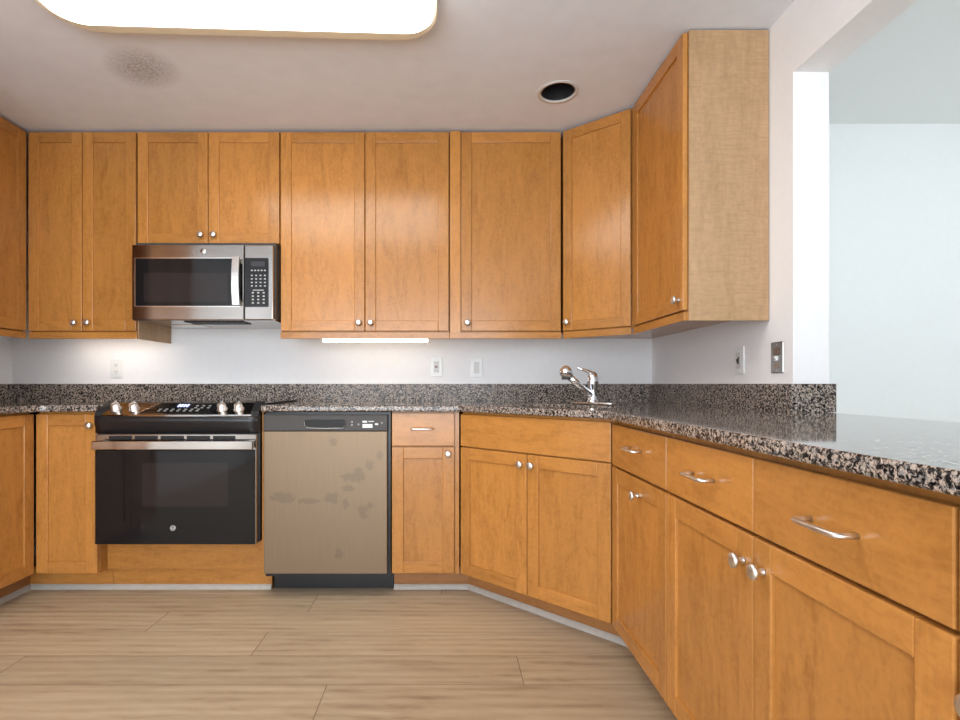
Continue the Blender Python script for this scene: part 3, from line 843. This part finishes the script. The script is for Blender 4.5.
for i in range(13):
    k = i/12; z = ZM(305.5)+(ZM(258.2)-ZM(305.5))*k; b = -0.030-0.012*(1-(2*k-1)**2)
    rows.append([bm.verts.new(p) for p in ((X(234.6), b, z), (X(241.6), b, z), (X(241.6), b+0.012, z), (X(234.6), b+0.012, z))])
for a, b in zip(rows, rows[1:]):
    for k in range(4): f = bm.faces.new((a[k], a[(k+1) % 4], b[(k+1) % 4], b[k]))
bm.faces.new(rows[0]); bm.faces.new(rows[-1][::-1]); bmesh.ops.recalc_face_normals(bm, faces=bm.faces[:])
for z0, z1 in ((ZM(305), ZM(301)), (ZM(263), ZM(259))): m.box(X(235.2), X(240.3), -0.024, -0.001, z0, z1)
m.build('handle', STEEL_BR, dr)
m = MB(); m.prism(rounded_rect(X(244.8), X(268.6), ZM(307), ZM(258), 0.006, 4), -0.002, 0.001, 'y'); kp = m.build('keypad', BLACK_GLASS, cc)
m = MB(); m.box(X(251), X(265), -0.0026, -0.0015, ZM(266.5), ZM(261.5)); m.build('display', plain('lcd_grey', (0.035, 0.035, 0.04), 0.2), kp)
m = MB()
for py, n in ((270.5, 5), (275.5, 4), (279, 4), (282.5, 4), (286, 4)):
    for i in range(n):
        x = 252+(13/(n-1))*i; m.box(X(x-0.9), X(x+0.9), -0.0026, -0.0018, ZM(py+0.6), ZM(py-0.6))
m.box(X(253), X(264), -0.0026, -0.0018, ZM(290.6), ZM(289.8))
for r in range(4):
    for i in range(3):
        x = 253+5.4*i; y = 292.8+3.4*r
        m.box(X(x-1.0), X(x+1.0), -0.0026, -0.0018, ZM(y+0.7), ZM(y-0.7))
m.build('key_legends', plain('key_print', (0.42, 0.42, 0.40), 0.5), kp)
badge(dr, X(203), 0.0, ZM(251.2), 0.0135, 0.014)

# ------------------------------------------------------------------ outlets and switches
def plate(name, label, cat, loc, rot, mat, kind):
    t = thing(name, label, cat, loc, rot)
    m = MB(); m.box(-0.035, 0.035, -0.006, -0.0005, -0.0575, 0.0575, 0.0025); m.build('cover_plate', mat, t)
    ins = {'outlet': 1}
    if kind == 'duplex':
        for z in (-0.0195, 0.0195):
            m = MB(); m.prism(rounded_rect(-0.0165, 0.0165, z-0.014, z+0.014, 0.009, 4), -0.008, -0.005, 'y')
            r = m.build('receptacle', mat, t)
            for x in (-0.0065, 0.0065):
                m = MB(); m.box(x-0.0012, x+0.0012, -0.0084, -0.0075, z-0.002, z+0.007); m.build('slot', DARK, r)
            m = MB(); m.lathe([(0.0025, 0), (0.0025, 0.0008), (0.0001, 0.0008)], (0, -0.0077, z-0.008), (0, -1, 0), 10); m.build('ground_hole', DARK, r)
    elif kind == 'gfci':
        m = MB(); m.box(-0.0165, 0.0165, -0.009, -0.005, -0.034, 0.034, 0.001); r = m.build('receptacle', OFFWHITE_PL, t)
        m = MB(); m.box(-0.008, 0.008, -0.0102, -0.0085, 0.001, 0.007); m.build('test_button', DARK, r)
        m = MB(); m.box(-0.008, 0.008, -0.0102, -0.0085, -0.008, -0.002); m.build('reset_button', plain('red_button', (0.25, 0.05, 0.04), 0.4), r)
        for z in (-0.022, 0.022):
            for x in (-0.0065, 0.0065):
                m = MB(); m.box(x-0.0013, x+0.0013, -0.0096, -0.0085, z-0.004, z+0.004); m.build('slot', DARK, r)
    elif kind == 'rocker':
        m = MB(); m.box(-0.0165, 0.0165, -0.0075, -0.005, -0.034, 0.034, 0.001)
        m.hexa([(-0.0145, -0.0075, -0.031), (0.0145, -0.0075, -0.031), (0.0145, -0.006, -0.031), (-0.0145, -0.006, -0.031), (-0.0145, -0.012, 0.031), (0.0145, -0.012, 0.031), (0.0145, -0.006, 0.031), (-0.0145, -0.006, 0.031)])
        m.build('rocker', OFFWHITE_PL, t)
    elif kind == 'combo':
        m = MB(); m.prism(rounded_rect(-0.0165, 0.0165, 0.008, 0.036, 0.010, 4), -0.009, -0.005, 'y'); r = m.build('receptacle', plain('brown_device', (0.16, 0.10, 0.07), 0.4), t)
        m = MB(); m.box(-0.006, 0.006, -0.011, -0.005, -0.012, 0.006, 0.001); m.hexa([(-0.004, -0.011, -0.008), (0.004, -0.011, -0.008), (0.004, -0.005, -0.008), (-0.004, -0.005, -0.008), (-0.003, -0.018, 0.003), (0.003, -0.018, 0.003), (0.003, -0.011, 0.004), (-0.003, -0.011, 0.004)]); m.build('toggle', WHITE_PL, t)
        m = MB(); m.prism(rounded_rect(-0.012, 0.012, -0.040, -0.018, 0.008, 4), -0.0075, -0.005, 'y'); m.build('lower_socket', plain('tan_device', (0.3, 0.22, 0.17), 0.4), t)
    elif kind == 'toggle':
        m = MB(); m.box(-0.0165, 0.0165, -0.0075, -0.005, -0.034, 0.034, 0.001); m.build('inset', OFFWHITE_PL, t)
        m = MB(); m.box(-0.004, 0.004, -0.0085, -0.0070, -0.015, 0.015); m.hexa([(-0.003, -0.012, -0.012), (0.003, -0.012, -0.012), (0.003, -0.008, -0.014), (-0.003, -0.008, -0.014), (-0.003, -0.017, 0.004), (0.003, -0.017, 0.004), (0.003, -0.008, 0.010), (-0.003, -0.008, 0.010)]); m.build('toggle', CHARCOAL, t)
    for z in (-0.047, 0.047):
        m = MB(); m.lathe([(0.0028, 0), (0.0028, 0.0006), (0.0001, 0.0008)], (0, -0.006, z), (0, -1, 0), 10); m.build('screw', NICKEL, t)
    return t
plate('wall_outlet', 'white duplex outlet on the back wall behind the range', 'outlet', ((117-447)*BACK/519, BACK, 1.107), 0, WHITE_PL, 'duplex')
plate('wall_outlet', 'white outlet with test buttons right of the lit lamp', 'outlet', ((436.3-447)*BACK/519, BACK, 1.117), 0, WHITE_PL, 'gfci')
plate('wall_switch', 'white rocker switch on the back wall, left of the faucet', 'switch', ((476.5-447)*BACK/519, BACK, 1.112), 0, WHITE_PL, 'rocker')
plate('wall_switch', 'white switch plate under the right wall cabinet', 'switch', (RIGHT, 2.160, 1.113), -PI/2, WHITE_PL, 'toggle')
plate('wall_switch', 'steel switch and outlet plate next to the pass-through edge', 'switch', (RIGHT, 1.912, 1.113), -PI/2, STEEL, 'combo')

# ------------------------------------------------------------------ lights of the room
FX0, FX1, FY1, FY0 = -1.335, -0.028, 1.858, 0.85
fc = ((FX0+FX1)/2, (FY0+FY1)/2)
t = thing('ceiling_light', 'large lit ceiling fixture with a rounded white lens', 'ceiling light', (fc[0], fc[1], 2.28), math.radians(2.3))
hx, hy = (FX1-FX0)/2, (FY1-FY0)/2
m = MB(); m.prism(rounded_rect(-hx, hx, -hy, hy, 0.10, 10), 0.0, 0.035, 'z', bev=0.008); m.build('lens', LENS, t)
m = MB(); m.prism(rounded_rect(-hx-0.05, hx+0.012, -hy-0.012, hy+0.09, 0.14, 10), 0.036, 0.0795, 'z', bev=0.004); m.build('frame', FRAME_SHADE, t)  # front and left overhang stands in for the shaded band on the ceiling
t = thing('recessed_light', 'round unlit recessed ceiling light with a black baffle', 'recessed light', (CAN[0], CAN[1], CEILZ))
m = MB(); m.lathe([(0.094, -0.0004), (0.093, -0.004), (0.084, -0.006), (0.0765, -0.003), (0.0765, 0.004)], (0, 0, 0), (0, 0, 1), 40, cap=False); m.build('trim_ring', OFFWHITE_PL, t)
m = MB(); m.lathe([(0.0768, 0.0), (0.074, 0.02), (0.071, 0.06), (0.060, 0.12), (0.0001, 0.125)], (0, 0, 0), (0, 0, 1), 40, cap=False); m.build('baffle', plain('black_baffle', (0.03, 0.03, 0.034), 0.3), t)
m = MB(); m.lathe([(0.0001, 0.075), (0.025, 0.078), (0.042, 0.088), (0.048, 0.105), (0.030, 0.123)], (0, 0, 0), (0, 0, 1), 28, cap=False); m.build('bulb', plain('unlit_bulb', (0.10, 0.11, 0.12), 0.25), t)
# slim tube lamp under the wide wall cabinet
lx = ((323-447)+(428-447))/2*2.84/519; lw = (428-323)*2.84/519/2
t = thing('under_cabinet_light', 'slim lit tube lamp under the wide wall cabinet', 'lamp', (lx, 2.84, 1.247))
m = MB(); m.box(-lw-0.006, lw+0.006, -0.016, 0.016, 0.017, 0.037, 0.003); m.build('housing', WHITE_PL, t)
m = MB(); m.box(-lw, lw, -0.014, 0.014, -0.003, 0.0165, 0.005); m.build('tube', STRIP, t)

# a second slim lamp tucked behind the light rail of the left wall cabinet
t = thing('under_cabinet_light', 'slim lamp hidden behind the rail of the left wall cabinet', 'lamp', (-1.93, 2.93, 1.2745))
m = MB(); m.box(-0.245, 0.245, -0.018, 0.018, 0.006, 0.0098, 0.001); m.build('housing', WHITE_PL, t)
m = MB(); m.box(-0.24, 0.24, -0.015, 0.015, 0.000, 0.0057, 0.001); m.build('tube', emit('warm_tube', (1.0, 0.90, 0.78), 13.0), t)
